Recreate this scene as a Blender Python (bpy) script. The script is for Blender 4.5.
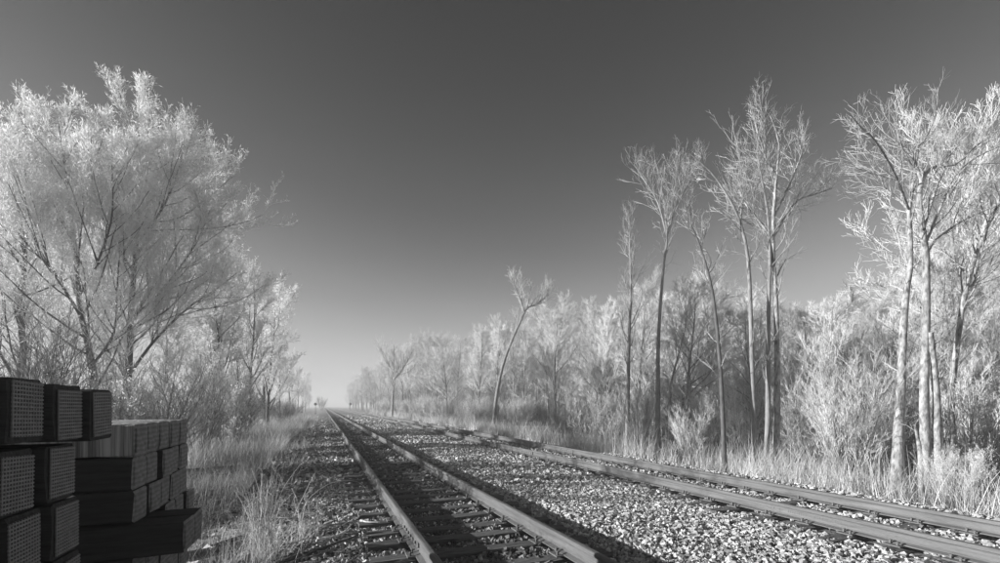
import bpy, math, random
import numpy as np
from mathutils import Vector

# ------------------------------------------------------------------ camera, sky, sun, exposure
for o in list(bpy.data.objects):
    bpy.data.objects.remove(o)
scene = bpy.context.scene
COL = scene.collection
YAW = math.radians(21.1)
CAM_Z = 1.64
cam_d = bpy.data.cameras.new('camera')
cam = bpy.data.objects.new('camera', cam_d)
COL.objects.link(cam)
cam.location = (0, 0, CAM_Z)
cam.rotation_euler = (math.radians(90), 0, -YAW)
cam_d.sensor_width = 36.0
cam_d.lens = 36.0 * 0.46
cam_d.shift_y = 0.1245
cam_d.clip_end = 5000
scene.camera = cam

SUN_EL = math.radians(14.0)
SUN_AZ = math.radians(-73.5)          # measured from +Y towards +X: front left
world = bpy.data.worlds.new('World')
scene.world = world
world.use_nodes = True
wn = world.node_tree
wn.nodes.clear()
sky = wn.nodes.new('ShaderNodeTexSky')
sky.sky_type = 'NISHITA'
sky.sun_disc = False
sky.sun_elevation = SUN_EL
sky.sun_rotation = SUN_AZ
sky.altitude = 0
sky.air_density = 1.0
sky.dust_density = 0.1
sky.ozone_density = 1.0
sep = wn.nodes.new('ShaderNodeSeparateColor')      # infrared film: only the long-wave channel of the sky is recorded
def wmath(op, a, b):
    nd = wn.nodes.new('ShaderNodeMath'); nd.operation = op
    for k, v in enumerate((a, b)):
        if isinstance(v, (int, float)): nd.inputs[k].default_value = v
        else: wn.links.new(v, nd.inputs[k])
    return nd.outputs[0]
bg = wn.nodes.new('ShaderNodeBackground'); bg.inputs['Strength'].default_value = 0.1
wo = wn.nodes.new('ShaderNodeOutputWorld')
wn.links.new(sky.outputs[0], sep.inputs[0])
SKY_TOP, SKY_POW, SKY_KNEE = 3.3, 2.8, .0023      # response curve of the film: contrast and shoulder
xp = wmath('POWER', wmath('MULTIPLY', sep.outputs[0], .05), SKY_POW)
resp = wmath('MULTIPLY', wmath('DIVIDE', xp, wmath('ADD', xp, SKY_KNEE)), SKY_TOP)
wn.links.new(resp, bg.inputs['Color'])
wn.links.new(bg.outputs[0], wo.inputs['Surface'])

sun_d = bpy.data.lights.new('sun', 'SUN')
sun_d.energy = 5.0
sun_d.angle = math.radians(0.55)
sun = bpy.data.objects.new('sun', sun_d)
COL.objects.link(sun)
sdir = Vector((math.sin(SUN_AZ) * math.cos(SUN_EL), math.cos(SUN_AZ) * math.cos(SUN_EL), math.sin(SUN_EL)))
sun.rotation_euler = (-sdir).to_track_quat('-Z', 'Y').to_euler()
sun.location = (-30, 20, 30)

vs = scene.view_settings
vs.view_transform = 'Standard'
vs.look = 'None'
vs.exposure = 0.95
vs.gamma = 1.0
vs.use_curve_mapping = False
scene.render.engine = 'CYCLES'

rng = np.random.default_rng(7)
random.seed(7)

# ------------------------------------------------------------------ helpers
def tag(o, label=None, cat=None, group=None, kind=None):
    if label: o['label'] = label
    if cat: o['category'] = cat
    if group: o['group'] = group
    if kind: o['kind'] = kind
    return o

def empty(name, loc=(0, 0, 0), rz=0.0, label=None, cat=None, group=None):
    o = bpy.data.objects.new(name, None)
    o.empty_display_size = 0.2
    o.location = loc
    o.rotation_euler = (0, 0, rz)
    COL.objects.link(o)
    return tag(o, label, cat, group)

def link(name, mesh, parent=None, loc=None, rot=None, scale=None):
    o = bpy.data.objects.new(name, mesh)
    COL.objects.link(o)
    if parent is not None: o.parent = parent
    if loc is not None: o.location = loc
    if rot is not None: o.rotation_euler = rot
    if scale is not None: o.scale = scale
    return o

def np_mesh(name, V, Fs, mats, smooth=False):
    """V (n,3); Fs list of (faces (m,k), material index)."""
    me = bpy.data.meshes.new(name)
    V = np.ascontiguousarray(V, dtype=np.float32)
    me.vertices.add(len(V))
    me.vertices.foreach_set('co', V.ravel())
    lv = np.concatenate([f.ravel() for f, _ in Fs]).astype(np.int32)
    tot = np.concatenate([np.full(len(f), f.shape[1], np.int32) for f, _ in Fs])
    mi = np.concatenate([np.full(len(f), m, np.int32) for f, m in Fs])
    st = np.concatenate([[0], np.cumsum(tot)[:-1]]).astype(np.int32)
    me.loops.add(len(lv))
    me.loops.foreach_set('vertex_index', lv)
    me.polygons.add(len(tot))
    me.polygons.foreach_set('loop_start', st)
    me.polygons.foreach_set('loop_total', tot)
    me.polygons.foreach_set('material_index', mi)
    me.polygons.foreach_set('use_smooth', np.full(len(tot), smooth))
    for m in (mats if isinstance(mats, (list, tuple)) else [mats]):
        me.materials.append(m)
    me.update(calc_edges=True)
    return me

class Geo:
    """Collects vertex / face arrays, then builds one mesh."""
    def __init__(s): s.V = []; s.F = []; s.n = 0
    def add(s, V, F, mi=0):
        V = np.asarray(V, float); F = np.asarray(F, int)
        s.V.append(V); s.F.append((F + s.n, mi)); s.n += len(V)
    def box(s, c, d, ch=0.0, mi=0, rz=0.0):
        c = np.array(c, float); h = np.array(d, float) / 2
        V, F = chamfer_box(h, ch) if ch > 0 else plain_box(h)
        if rz:
            ca, sa = math.cos(rz), math.sin(rz)
            V = np.stack([V[:, 0] * ca - V[:, 1] * sa, V[:, 0] * sa + V[:, 1] * ca, V[:, 2]], 1)
        for k in set(len(f) for f in F):
            pass
        s.V.append(V + c)
        for k in sorted(set(len(f) for f in F)):
            s.F.append((np.array([f for f in F if len(f) == k]) + s.n, mi))
        s.n += len(V)
    def mesh(s, name, mats, smooth=False):
        return np_mesh(name, np.concatenate(s.V), s.F, mats, smooth)

def plain_box(h):
    V = np.array([[x, y, z] for x in (-1, 1) for y in (-1, 1) for z in (-1, 1)], float) * h
    F = [(0, 1, 3, 2), (4, 6, 7, 5), (0, 4, 5, 1), (2, 3, 7, 6), (0, 2, 6, 4), (1, 5, 7, 3)]
    return V, F

def chamfer_box(h, c):
    V = []; idx = {}
    for sx in (-1, 1):
        for sy in (-1, 1):
            for sz in (-1, 1):
                for a in range(3):
                    p = np.array([sx, sy, sz]) * (h - c)
                    p[a] = (sx, sy, sz)[a] * h[a]
                    idx[(sx, sy, sz, a)] = len(V); V.append(p)
    F = []
    for a in range(3):
        b, d = [(1, 2), (2, 0), (0, 1)][a]
        for s in (-1, 1):
            q = []
            for (u, v) in ((-1, -1), (1, -1), (1, 1), (-1, 1)):
                k = [0, 0, 0]; k[a] = s; k[b] = u; k[d] = v
                q.append(idx[(*k, a)])
            F.append(tuple(q if s > 0 else q[::-1]))
        for u in (-1, 1):
            for v in (-1, 1):
                def g(sa, ax):
                    k = [0, 0, 0]; k[a] = sa; k[b] = u; k[d] = v
                    return idx[(*k, ax)]
                q = [g(-1, b), g(1, b), g(1, d), g(-1, d)]
                F.append(tuple(q if u * v < 0 else q[::-1]))
    for sx in (-1, 1):
        for sy in (-1, 1):
            for sz in (-1, 1):
                t = [idx[(sx, sy, sz, a)] for a in range(3)]
                F.append(tuple(t if sx * sy * sz > 0 else t[::-1]))
    return np.array(V), F

def grey(v): return (v, v, v, 1)

def mat(name, lo, hi, scale=8.0, rough=0.85, bump=0.0, bscale=None, detail=6, stretch=(1, 1, 1),
        island=0.0, metallic=0.0, translucent=0.0, wave=None, coords='Object', spec=0.3, contrast=(0.3, 0.7)):
    m = bpy.data.materials.new(name)
    m.use_nodes = True
    nt = m.node_tree; N = nt.nodes; L = nt.links
    b = N['Principled BSDF']
    b.inputs['Roughness'].default_value = rough
    b.inputs['Metallic'].default_value = metallic
    b.inputs['Specular IOR Level'].default_value = spec
    tc = N.new('ShaderNodeTexCoord')
    mp = N.new('ShaderNodeMapping'); mp.inputs['Scale'].default_value = stretch
    L.new(tc.outputs[coords], mp.inputs['Vector'])
    no = N.new('ShaderNodeTexNoise'); no.inputs['Scale'].default_value = scale; no.inputs['Detail'].default_value = detail
    no.inputs['Roughness'].default_value = 0.65
    L.new(mp.outputs[0], no.inputs['Vector'])
    cr = N.new('ShaderNodeValToRGB')
    cr.color_ramp.elements[0].position = contrast[0]; cr.color_ramp.elements[0].color = grey(lo)
    cr.color_ramp.elements[1].position = contrast[1]; cr.color_ramp.elements[1].color = grey(hi)
    L.new(no.outputs['Fac'], cr.inputs[0])
    out = cr.outputs[0]
    if island:
        ge = N.new('ShaderNodeNewGeometry')
        mr = N.new('ShaderNodeMapRange')
        mr.inputs['To Min'].default_value = 1 - island; mr.inputs['To Max'].default_value = 1 + island
        L.new(ge.outputs['Random Per Island'], mr.inputs['Value'])
        mx = N.new('ShaderNodeMix'); mx.data_type = 'RGBA'; mx.blend_type = 'MULTIPLY'; mx.inputs['Factor'].default_value = 1
        L.new(out, mx.inputs['A']); L.new(mr.outputs[0], mx.inputs['B'])
        out = mx.outputs['Result']
    if wave:
        wv = N.new('ShaderNodeTexWave'); wv.bands_direction = wave[0]; wv.inputs['Scale'].default_value = wave[1]
        wv.inputs['Distortion'].default_value = wave[2]; wv.inputs['Detail'].default_value = 3
        L.new(tc.outputs[coords], wv.inputs['Vector'])
        mr = N.new('ShaderNodeMapRange'); mr.inputs['To Min'].default_value = wave[3]; mr.inputs['To Max'].default_value = 1.0
        L.new(wv.outputs['Fac'], mr.inputs['Value'])
        mx = N.new('ShaderNodeMix'); mx.data_type = 'RGBA'; mx.blend_type = 'MULTIPLY'; mx.inputs['Factor'].default_value = 1
        L.new(out, mx.inputs['A']); L.new(mr.outputs[0], mx.inputs['B'])
        out = mx.outputs['Result']
    L.new(out, b.inputs['Base Color'])
    if bump:
        nb = N.new('ShaderNodeTexNoise'); nb.inputs['Scale'].default_value = bscale or scale * 3; nb.inputs['Detail'].default_value = 8
        L.new(mp.outputs[0], nb.inputs['Vector'])
        bp = N.new('ShaderNodeBump'); bp.inputs['Strength'].default_value = bump; bp.inputs['Distance'].default_value = 0.02
        L.new(nb.outputs['Fac'], bp.inputs['Height']); L.new(bp.outputs[0], b.inputs['Normal'])
    if translucent:
        tr = N.new('ShaderNodeBsdfTranslucent'); L.new(out, tr.inputs['Color'])
        ms = N.new('ShaderNodeMixShader'); ms.inputs[0].default_value = translucent
        L.new(b.outputs[0], ms.inputs[1]); L.new(tr.outputs[0], ms.inputs[2])
        L.new(ms.outputs[0], N['Material Output'].inputs['Surface'])
    return m

M = {}
M['ground'] = mat('forest_floor', .10, .30, 1.2, .95, .9, 9, coords='Object')
M['ballast'] = mat('ballast_bed', .07, .38, 26, .95, 1.0, 22, coords='Object', contrast=(.38, .66))
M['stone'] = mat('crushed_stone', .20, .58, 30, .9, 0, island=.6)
M['darkened'] = mat('dirty_shaded_stone', .06, .22, 18, .9, 0, island=.6)  # dirty bed stone, colour lowered further to deepen the shade there
M['litter'] = mat('leaf_litter', .12, .42, 20, .9, 0, island=.6)
M['rail'] = mat('weathered_steel', .075, .165, 3, .55, .4, 30, stretch=(6, .5, 6), metallic=0.0, spec=.45)
M['joint'] = mat('rusty_joint_steel', .10, .17, 25, .7, .3)
M['tie'] = mat('sleeper_wood', .06, .20, 14, .9, .8, 20, stretch=(.25, 3, 3))
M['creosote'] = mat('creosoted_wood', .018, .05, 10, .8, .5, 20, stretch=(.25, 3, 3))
M['tie_end'] = mat('dark_tie_end_steel', .07, .12, 30, .75, .3)
M['lattice'] = mat('end_plate_steel', .16, .26, 40, .6)
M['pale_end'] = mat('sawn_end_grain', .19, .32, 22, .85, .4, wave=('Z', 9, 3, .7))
M['sawn'] = mat('sawn_pale_wood', .14, .50, 4.5, .9, .8, 9, stretch=(6, 1, .12), contrast=(.38, .60))
M['board'] = mat('weathered_board', .15, .36, 9, .9, .6, 20, stretch=(.3, 4, 4))
M['peeled'] = mat('peeled_wood', .60, .80, 12, .8)
M['bark_dark'] = mat('dark_bark', .055, .15, 9, .95, .9, 18, stretch=(1, 1, .3))
M['bark_pale'] = mat('pale_bark', .09, .44, 11, .9, 1.0, 14, stretch=(1, 1, .4), contrast=(.36, .62))
M['bark_mid'] = mat('grey_bark', .14, .32, 7, .9, .8, 16, stretch=(1, 1, .4))
M['twig_pale'] = mat('pale_twigs', .56, .78, 2, .85, island=.25, translucent=.2)
M['twig_bare'] = mat('bare_branches', .34, .56, 2, .85, island=.25)
M['twig_white'] = mat('bright_twigs', .72, .88, 2, .85, island=.1, translucent=.45)
M['twig_mid'] = mat('grey_twigs', .36, .56, 2, .85, island=.35)
M['twig_dark'] = mat('dark_twigs', .18, .32, 2, .85, island=.35)
M['bud'] = mat('infrared_bright_leaf', .78, .92, 3, .8, island=.15, translucent=.5)
M['grass_pale'] = mat('dry_pale_grass', .48, .74, .8, .8, island=.5, translucent=.3)
M['grass_grey'] = mat('dry_grey_grass', .36, .64, .8, .8, island=.65, translucent=.25)
M['black'] = mat('black_paint', .02, .035, 10, .6)
M['lens'] = mat('dark_glass', .03, .05, 10, .2)

# ------------------------------------------------------------------ terrain height
_ph = rng.uniform(0, 6.28, (24, 2)); _dr = rng.uniform(0, 6.28, 24)
def wav(x, y, f0=.35, n=8, off=0, g=1.75):
    s = 0; a = 1; f = f0
    for i in range(n):
        k = (i + off) % 24
        s = s + a * np.sin(f * (x * math.cos(_dr[k]) + y * math.sin(_dr[k])) + _ph[k, 0])
        f *= g; a *= .62
    return s

def sst(a, b, x):
    t = np.clip((x - a) / (b - a), 0, 1)
    return t * t * (3 - 2 * t)

def gz(x, y):
    """height of the finished surface; sleeper tops stand at z = 0"""
    x = np.asarray(x, float); y = np.asarray(y, float)
    z = -.055 + .012 * wav(x, y, .9, 6)
    mid = np.exp(-((x - 4.3) / 1.1) ** 2)
    z = z - .05 * np.exp(-((x - 3.05) / .45) ** 2)
    z = z + mid * (.05 + .035 * wav(x, y, .5, 5, 9))
    left = sst(.35, -2.4, x)
    z = z - left * .24 + left * .05 * wav(x, y, .6, 6, 3)
    z = z - .35 * sst(-3, -14, x)
    right = sst(9.2, 11.6, x)
    z = z - right * .42 + right * .06 * wav(x, y, .5, 6, 5)
    z = z - .5 * sst(14, 40, x)
    return z

def axis(parts):
    out = []
    for a, b, st in parts:
        out.append(np.arange(a, b, st))
    return np.concatenate(out + [[parts[-1][1]]])

xs = axis([(-900, -60, 60), (-60, -12, 4), (-12, -4, .5), (-4, 12, .16), (12, 30, .8), (30, 80, 5), (80, 900, 60)])
ys = axis([(-60, -4, 4), (-4, 0, .5), (0, 16, .16), (16, 40, .5), (40, 120, 3), (120, 300, 15), (300, 2400, 100)])
GX, GY = np.meshgrid(xs, ys)
GZ = gz(GX, GY)
Vg = np.stack([GX.ravel(), GY.ravel(), GZ.ravel() - .012], 1)
nx, ny = len(xs), len(ys)
ii = (np.arange(ny - 1)[:, None] * nx + np.arange(nx - 1)[None, :])
Fq = np.stack([ii, ii + 1, ii + nx + 1, ii + nx], -1)
cx = (xs[:-1] + xs[1:]) / 2
isb = ((cx > -.3) & (cx < 9.9))[None, :] & np.ones((ny - 1, 1), bool)
tag(link('ground', np_mesh('ground', Vg, [(Fq[~isb], 0), (Fq[isb], 1)], [M['ground'], M['ballast']], True)), kind='structure')

# ------------------------------------------------------------------ crushed stone (uncountable)
def rocks(P, size, flat=.7):
    n = len(P)
    base = np.array([[x, y, z] for x in (-1, 1) for y in (-1, 1) for z in (-1, 1)], float) * .5
    V = base[None] * (1 + rng.uniform(-.45, .3, (n, 8, 3)))
    V *= np.stack([rng.uniform(.8, 1.35, n), rng.uniform(.65, 1.1, n), rng.uniform(.5, 1.0, n) * flat / .7], 1)[:, None, :]
    q = rng.normal(size=(n, 4)); q /= np.linalg.norm(q, axis=1)[:, None]
    w, x, y, z = q.T
    R = np.stack([np.stack([1 - 2 * (y * y + z * z), 2 * (x * y - z * w), 2 * (x * z + y * w)], -1),
                  np.stack([2 * (x * y + z * w), 1 - 2 * (x * x + z * z), 2 * (y * z - x * w)], -1),
                  np.stack([2 * (x * z - y * w), 2 * (y * z + x * w), 1 - 2 * (x * x + y * y)], -1)], 1)
    V = np.einsum('nij,nkj->nki', R, V) * size[:, None, None] + P[:, None, :]
    F = np.array(plain_box(np.ones(3))[1])
    F = F[None] + (np.arange(n) * 8)[:, None, None]
    return V.reshape(-1, 3), F.reshape(-1, 4)

TRACKS = [1.77, 7.13]
RAILX = [1.02, 2.52, 6.38, 7.88]
TIE_STEP = .56
def scatter(n, x0, x1, y0, y1):
    return rng.uniform(x0, x1, n), rng.uniform(y0, y1, n)
sets = []
for (n, x0, x1, y0, y1, s) in ((17000, 2.7, 6.2, 2.2, 9, .052), (13000, 2.7, 6.2, 9, 20, .066), (7000, 2.7, 6.2, 20, 40, .10),
                               (5200, 1.1, 2.45, 3, 10, .05), (4600, 1.1, 2.45, 10, 30, .07),
                               (6500, -.4, .95, 3, 10, .045), (4600, -.6, .95, 10, 30, .065),
                               (4200, 6.5, 7.8, 2.5, 14, .055), (2600, 8.0, 9.8, 2, 14, .06), (1200, 6.5, 7.8, 14, 30, .075), (3500, 2.7, 6.2, 40, 80, .16), (1500, 1.1, 2.45, 30, 60, .11),
                               (2600, -.9, .95, 30, 70, .12), (1800, 6.5, 9.9, 30, 70, .12)):
    n = int(n * (1.25 if y0 < 5 else .92))
    x, y = scatter(n, x0, x1, y0, y1)
    if x0 < 0:
        k = rng.random(n) < sst(-.5, .6, x); x, y = x[k], y[k]
    sz = (.70 if y0 < 5 else .78) * s * np.clip(rng.lognormal(0, .36, len(x)), .4, 1.75)
    # stones keep off the sleeper tops
    ok = np.ones(len(x), bool)
    for tx in TRACKS:
        on = (abs(x - tx) < 1.32) & (abs(((y + .28) % TIE_STEP) - .28) < .10)
        ok &= ~(on & (rng.random(len(x)) < (.62 if tx < 3 else .35)))
    for rx in RAILX:
        ok &= abs(x - rx) > .10
    x, y, sz = x[ok], y[ok], sz[ok]
    z = gz(x, y) + sz * rng.uniform(-.15, .28, len(x))
    onm = (abs(x - 1.77) < 1.3)
    z = z - onm * .008
    sets.append((np.stack([x, y, z], 1), sz))
P = np.concatenate([a for a, _ in sets]); S = np.concatenate([b for _, b in sets])
inner = (abs(P[:, 0] - 1.77) < .72) & (rng.random(len(P)) < .8)  # stones between the near rails: dirt plus shade put into their colour
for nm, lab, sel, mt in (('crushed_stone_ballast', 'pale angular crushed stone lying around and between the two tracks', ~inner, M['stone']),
                         ('dirty_shaded_ballast', 'dirty, shade fouled stones between the rails of the near track', inner, M['darkened'])):
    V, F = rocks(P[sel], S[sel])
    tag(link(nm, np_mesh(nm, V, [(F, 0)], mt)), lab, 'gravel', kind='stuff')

# bark chips and leaf litter on the left shoulder
n = 5500
x = rng.uniform(-2.6, .6, n); y = 2.5 + 38 * rng.random(n) ** 1.7
k = rng.random(n) < 1 - .75 * sst(-.3, .6, x); x, y = x[k], y[k]
sz = (.042 + .0016 * y) * rng.lognormal(0, .4, len(x))
V, F = rocks(np.stack([x, y, gz(x, y) + .012], 1), sz, .22)
tag(link('litter', np_mesh('litter', V, [(F, 0)], M['litter'])),
    'leaf litter and bark chips strewn over the left shoulder', 'litter', kind='stuff')

# ------------------------------------------------------------------ polylines, tubes, blades
def norm(v): return v / np.maximum(np.linalg.norm(v, axis=-1, keepdims=True), 1e-9)

def tubes(P, R, S):
    """P (N,K,3) R (N,K) -> verts, quads"""
    N, K, _ = P.shape
    T = np.empty_like(P)
    T[:, 1:-1] = P[:, 2:] - P[:, :-2]; T[:, 0] = P[:, 1] - P[:, 0]; T[:, -1] = P[:, -1] - P[:, -2]
    T = norm(T)
    avg = norm(P[:, -1] - P[:, 0])
    ref = np.where(abs(avg[:, 2:3]) > .8, np.array([[1., 0, 0]]), np.array([[0, 0, 1.]]))
    A = norm(np.cross(T, ref[:, None, :])); B = np.cross(T, A)
    th = np.arange(S) / S * 2 * math.pi
    V = P[:, :, None, :] + R[:, :, None, None] * (A[:, :, None, :] * np.cos(th)[None, None, :, None] + B[:, :, None, :] * np.sin(th)[None, None, :, None])
    i = np.arange(N)[:, None, None] * K * S + np.arange(K - 1)[None, :, None] * S
    s0 = np.arange(S)[None, None, :]; s1 = (s0 + 1) % S
    F = np.stack([i + s0, i + s1, i + S + s1, i + S + s0], -1).reshape(-1, 4)
    return V.reshape(-1, 3), F

def smooth_line(pts, K):
    """Catmull-Rom through pts, K points evenly in parameter"""
    p = np.asarray(pts, float)
    p = np.concatenate([[2 * p[0] - p[1]], p, [2 * p[-1] - p[-2]]])
    n = len(p) - 3
    out = []
    for u in np.linspace(0, n - 1e-6, K):
        i = int(u); t = u - i
        a, b, c, d = p[i:i + 4]
        out.append(.5 * ((2 * b) + (-a + c) * t + (2 * a - 5 * b + 4 * c - d) * t * t + (-a + 3 * b - 3 * c + d) * t ** 3))
    return np.array(out)

def sprout(P, R, per, t0, t1, ang, ratio, fall, up, K, wander, g, rr=.62, tip=.002, angsd=.2, tpow=1.0, minlen=0.0, absr=None, absL=None, side_t0=None):
    """children of every polyline, vectorised"""
    N, KP, _ = P.shape
    L = np.linalg.norm(np.diff(P, axis=1), axis=2).sum(1)
    idx = np.repeat(np.arange(N), per); n = len(idx)
    u = ((np.tile(np.arange(per), N) + g.random(n)) / per)
    ts = t0 if side_t0 is None else np.where(idx == 0, t0, side_t0)
    t = ts + (t1 - ts) * u ** tpow
    f = t * (KP - 1); i = np.minimum(f.astype(int), KP - 2); fr = (f - i)[:, None]
    pos = P[idx, i] * (1 - fr) + P[idx, i + 1] * fr
    tan = norm(P[idx, i + 1] - P[idx, i])
    rad = R[idx, i] * (1 - fr[:, 0]) + R[idx, i + 1] * fr[:, 0]
    pr = g.normal(size=(n, 3)); pr -= (pr * tan).sum(1, keepdims=True) * tan; pr = norm(pr)
    a = (ang + angsd * g.normal(size=n))[:, None]
    d = norm(np.cos(a) * tan + np.sin(a) * pr + np.array([0, 0, up]))
    ln = np.maximum((L[idx] * ratio if absL is None else np.maximum(absL, 0 * L[idx])) * (1 - fall * t) * g.uniform(.65, 1.3, n), minlen)
    out = np.empty((n, K, 3)); out[:, 0] = pos
    st = (ln / (K - 1))[:, None]
    for k in range(1, K):
        out[:, k] = out[:, k - 1] + d * st
        d = norm(d + wander * g.normal(size=(n, 3)) + np.array([0, 0, up * .6]))
    r0 = np.minimum(rad * rr, absr if absr else 9)
    tt = np.linspace(0, 1, K)[None, :]
    RR = r0[:, None] * (1 - tt) + np.minimum(r0, tip)[:, None] * tt
    return out, RR

def blades(base, h, lean, w, K=3, curl=.5, g=rng):
    """grass blades: tapering bent ribbons"""
    n = len(base)
    az = g.uniform(0, 6.28, n)
    side = np.stack([np.cos(az), np.sin(az), np.zeros(n)], 1)
    tt = np.linspace(0, 1, K)
    P = base[:, None, :] + np.stack([np.zeros((n, K)), np.zeros((n, K)), h[:, None] * tt[None, :]], -1)
    P = P + lean[:, None, :] * (h[:, None] * tt[None, :] ** (1 + curl))[:, :, None]
    W = w[:, None] * (1 - .85 * tt[None, :])
    A = P - side[:, None, :] * W[:, :, None] / 2; B = P + side[:, None, :] * W[:, :, None] / 2
    V = np.stack([A, B], 2).reshape(-1, 3)
    i = np.arange(n)[:, None] * 2 * K + np.arange(K - 1)[None, :] * 2
    F = np.stack([i, i + 1, i + 3, i + 2], -1).reshape(-1, 4)
    return V, F

# ------------------------------------------------------------------ railway tracks
def rail_profile():
    h = .186
    half = [(.076, 0), (.076, .011), (.022, .029), (.0088, .046), (.0082, .118), (.014, .132), (.036, .141), (.037, .168), (.031, .180), (.016, .1855)]
    return np.array(half + [(-a, b) for a, b in half[::-1]])

def rail_mesh(x0, seed, y0=-4, y1=420):
    g = np.random.default_rng(seed)
    prof = rail_profile()
    yy = np.concatenate([np.arange(y0, 60, 1.0), np.arange(60, y1 + 1, 6.0)])
    ph = g.uniform(0, 6.28, 6)
    wx = .006 * np.sin(yy * .45 + ph[0]) + .006 * np.sin(yy * .17 + ph[1]) + .0025 * np.sin(yy * 1.1 + ph[2])
    wz = .008 * np.sin(yy * .38 + ph[3]) + .010 * np.sin(yy * .13 + ph[4])
    m = len(prof)
    V = np.stack([np.stack([x0 + wx[j] + prof[:, 0], np.full(m, y), .016 + wz[j] + prof[:, 1]], 1) for j, y in enumerate(yy)])
    i = np.arange(len(yy) - 1)[:, None] * m; k = np.arange(m)[None, :]; k1 = (k + 1) % m
    F = np.stack([i + k, i + k1, i + m + k1, i + m + k], -1).reshape(-1, 4)
    me = np_mesh('rail', V.reshape(-1, 3), [(F, 0)], M['rail'], False)
    return me

def tie_mesh(seed, w=.22, l=2.6, h=.19):
    g = np.random.default_rng(seed)
    n = 9
    xs_ = np.linspace(-l / 2, l / 2, n)
    ring = np.array([(-.5, -1), (.5, -1), (.5, -.08), (.44, 0), (.12, .01), (-.15, -.012), (-.44, 0), (-.5, -.08)])
    V = []
    for x_ in xs_:
        j = g.normal(0, .007, (8, 2)); 
        V.append(np.stack([np.full(8, x_) + g.normal(0, .008, 8) * (abs(x_) > l / 2 - .01), ring[:, 0] * w + j[:, 0], ring[:, 1] * h + j[:, 1] * .7], 1))
    V = np.concatenate(V)
    i = np.arange(n - 1)[:, None] * 8; k = np.arange(8)[None, :]; k1 = (k + 1) % 8
    F = np.stack([i + k, i + k1, i + 8 + k1, i + 8 + k], -1).reshape(-1, 4)
    C = np.array([list(range(8))[::-1], [8 * (n - 1) + q for q in range(8)]])
    return np_mesh('tie', V, [(F[:, ::-1], 0), (C[:, ::-1], 0)], M['tie'])

def plate_mesh():
    g = Geo()
    g.box((0, 0, .008), (.34, .19, .016), .003)
    for sx, sy in ((-.095, .05), (.095, -.05), (-.135, -.05), (.135, .05)):
        g.box((sx, sy, .03), (.018, .018, .036), 0)
        g.box((sx * .93, sy, .05), (.038, .03, .014), .004)
    return g.mesh('tie_plate', M['joint'])

def joint_mesh():
    g = Geo()
    g.box((0, 0, 0), (.022, .92, .085), .006)
    for k in range(6):
        y_ = -.36 + k * .144
        g.box((-.02, y_, .0), (.028, .034, .034), .008)
    return g.mesh('joint_bar', M['joint'])

tie_variants = [tie_mesh(100 + i) for i in range(6)]
plate_me = plate_mesh(); joint_me = joint_mesh()
track_names = [('railway track with half buried sleepers running from foreground to vanishing point', 1.77),
               ('far railway track along the foot of the bare wood, rails seen side on', 7.13)]
for ti, (lab, tx) in enumerate(track_names):
    tr = empty('railway_track', (tx, 0, 0), 0, lab, 'railway track')
    for ri, rx in enumerate((RAILX[2 * ti], RAILX[2 * ti + 1])):
        r = link('rail', rail_mesh(rx - tx, 20 + ti * 2 + ri), tr)
        for jy in ((5.55, 17.4, 29.3) if (ti, ri) == (0, 0) else (11.2, 23.1) if (ti, ri) == (0, 1) else (14.0, 26.0)):
            link('joint_bar', joint_me, r, (rx - tx - .026, jy, .10))
    for k in range(0, 130):
        y_ = 1.12 + TIE_STEP * (k - 1)
        me = tie_variants[(k * 5 + ti * 3) % 6]
        t = link('tie', me, tr, (random.uniform(-.06, .06), y_ + random.uniform(-.03, .03), random.uniform(-.034, .004) - .025 * ti),
                 (0, random.uniform(-.006, .006), random.uniform(-.03, .03)))
        if 1 < y_ < 20:
            for rx in (RAILX[2 * ti], RAILX[2 * ti + 1]):
                p = link('tie_plate', plate_me, t)
                p.location = (rx - tx - t.location.x, 0, -t.location.z + .0005 - .004 * ti)

# worn raised lettering rolled into the web of the far track's near rail (strokes too worn to read)
g = Geo()
yy = 5.05
for word in ('RE', 'L-', 'IIIIIIIII', '-IIIS', 'I-IIE'):
    for ch in word:
        wd = .016 if ch == 'I' else .03
        if ch == '-': g.box((0, yy + .012, .02), (.004, .03, .006))
        else:
            g.box((0, yy, .02), (.004, .007, .038))
            if ch in 'REL':
                g.box((0, yy - .011, .002), (.004, .016, .006))
            if ch in 'RE':
                g.box((0, yy - .011, .037), (.004, .016, .006)); g.box((0, yy - .010, .020), (.004, .014, .006))
            if ch == 'S':
                g.box((0, yy - .010, .037), (.004, .014, .006)); g.box((0, yy - .010, .003), (.004, .014, .006))
        yy -= wd + .016
    yy -= .05
rails2 = [o for o in bpy.data.objects if o.name.startswith('rail') and o.type == 'MESH' and o.parent and abs(o.parent.location.x - 7.13) < .01 and o.name.split('.')[0] == 'rail']
link('raised_lettering', g.mesh('raised_lettering', M['rail']), rails2[0], (RAILX[2] - 7.13 - .0105, 0, .075))

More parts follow.
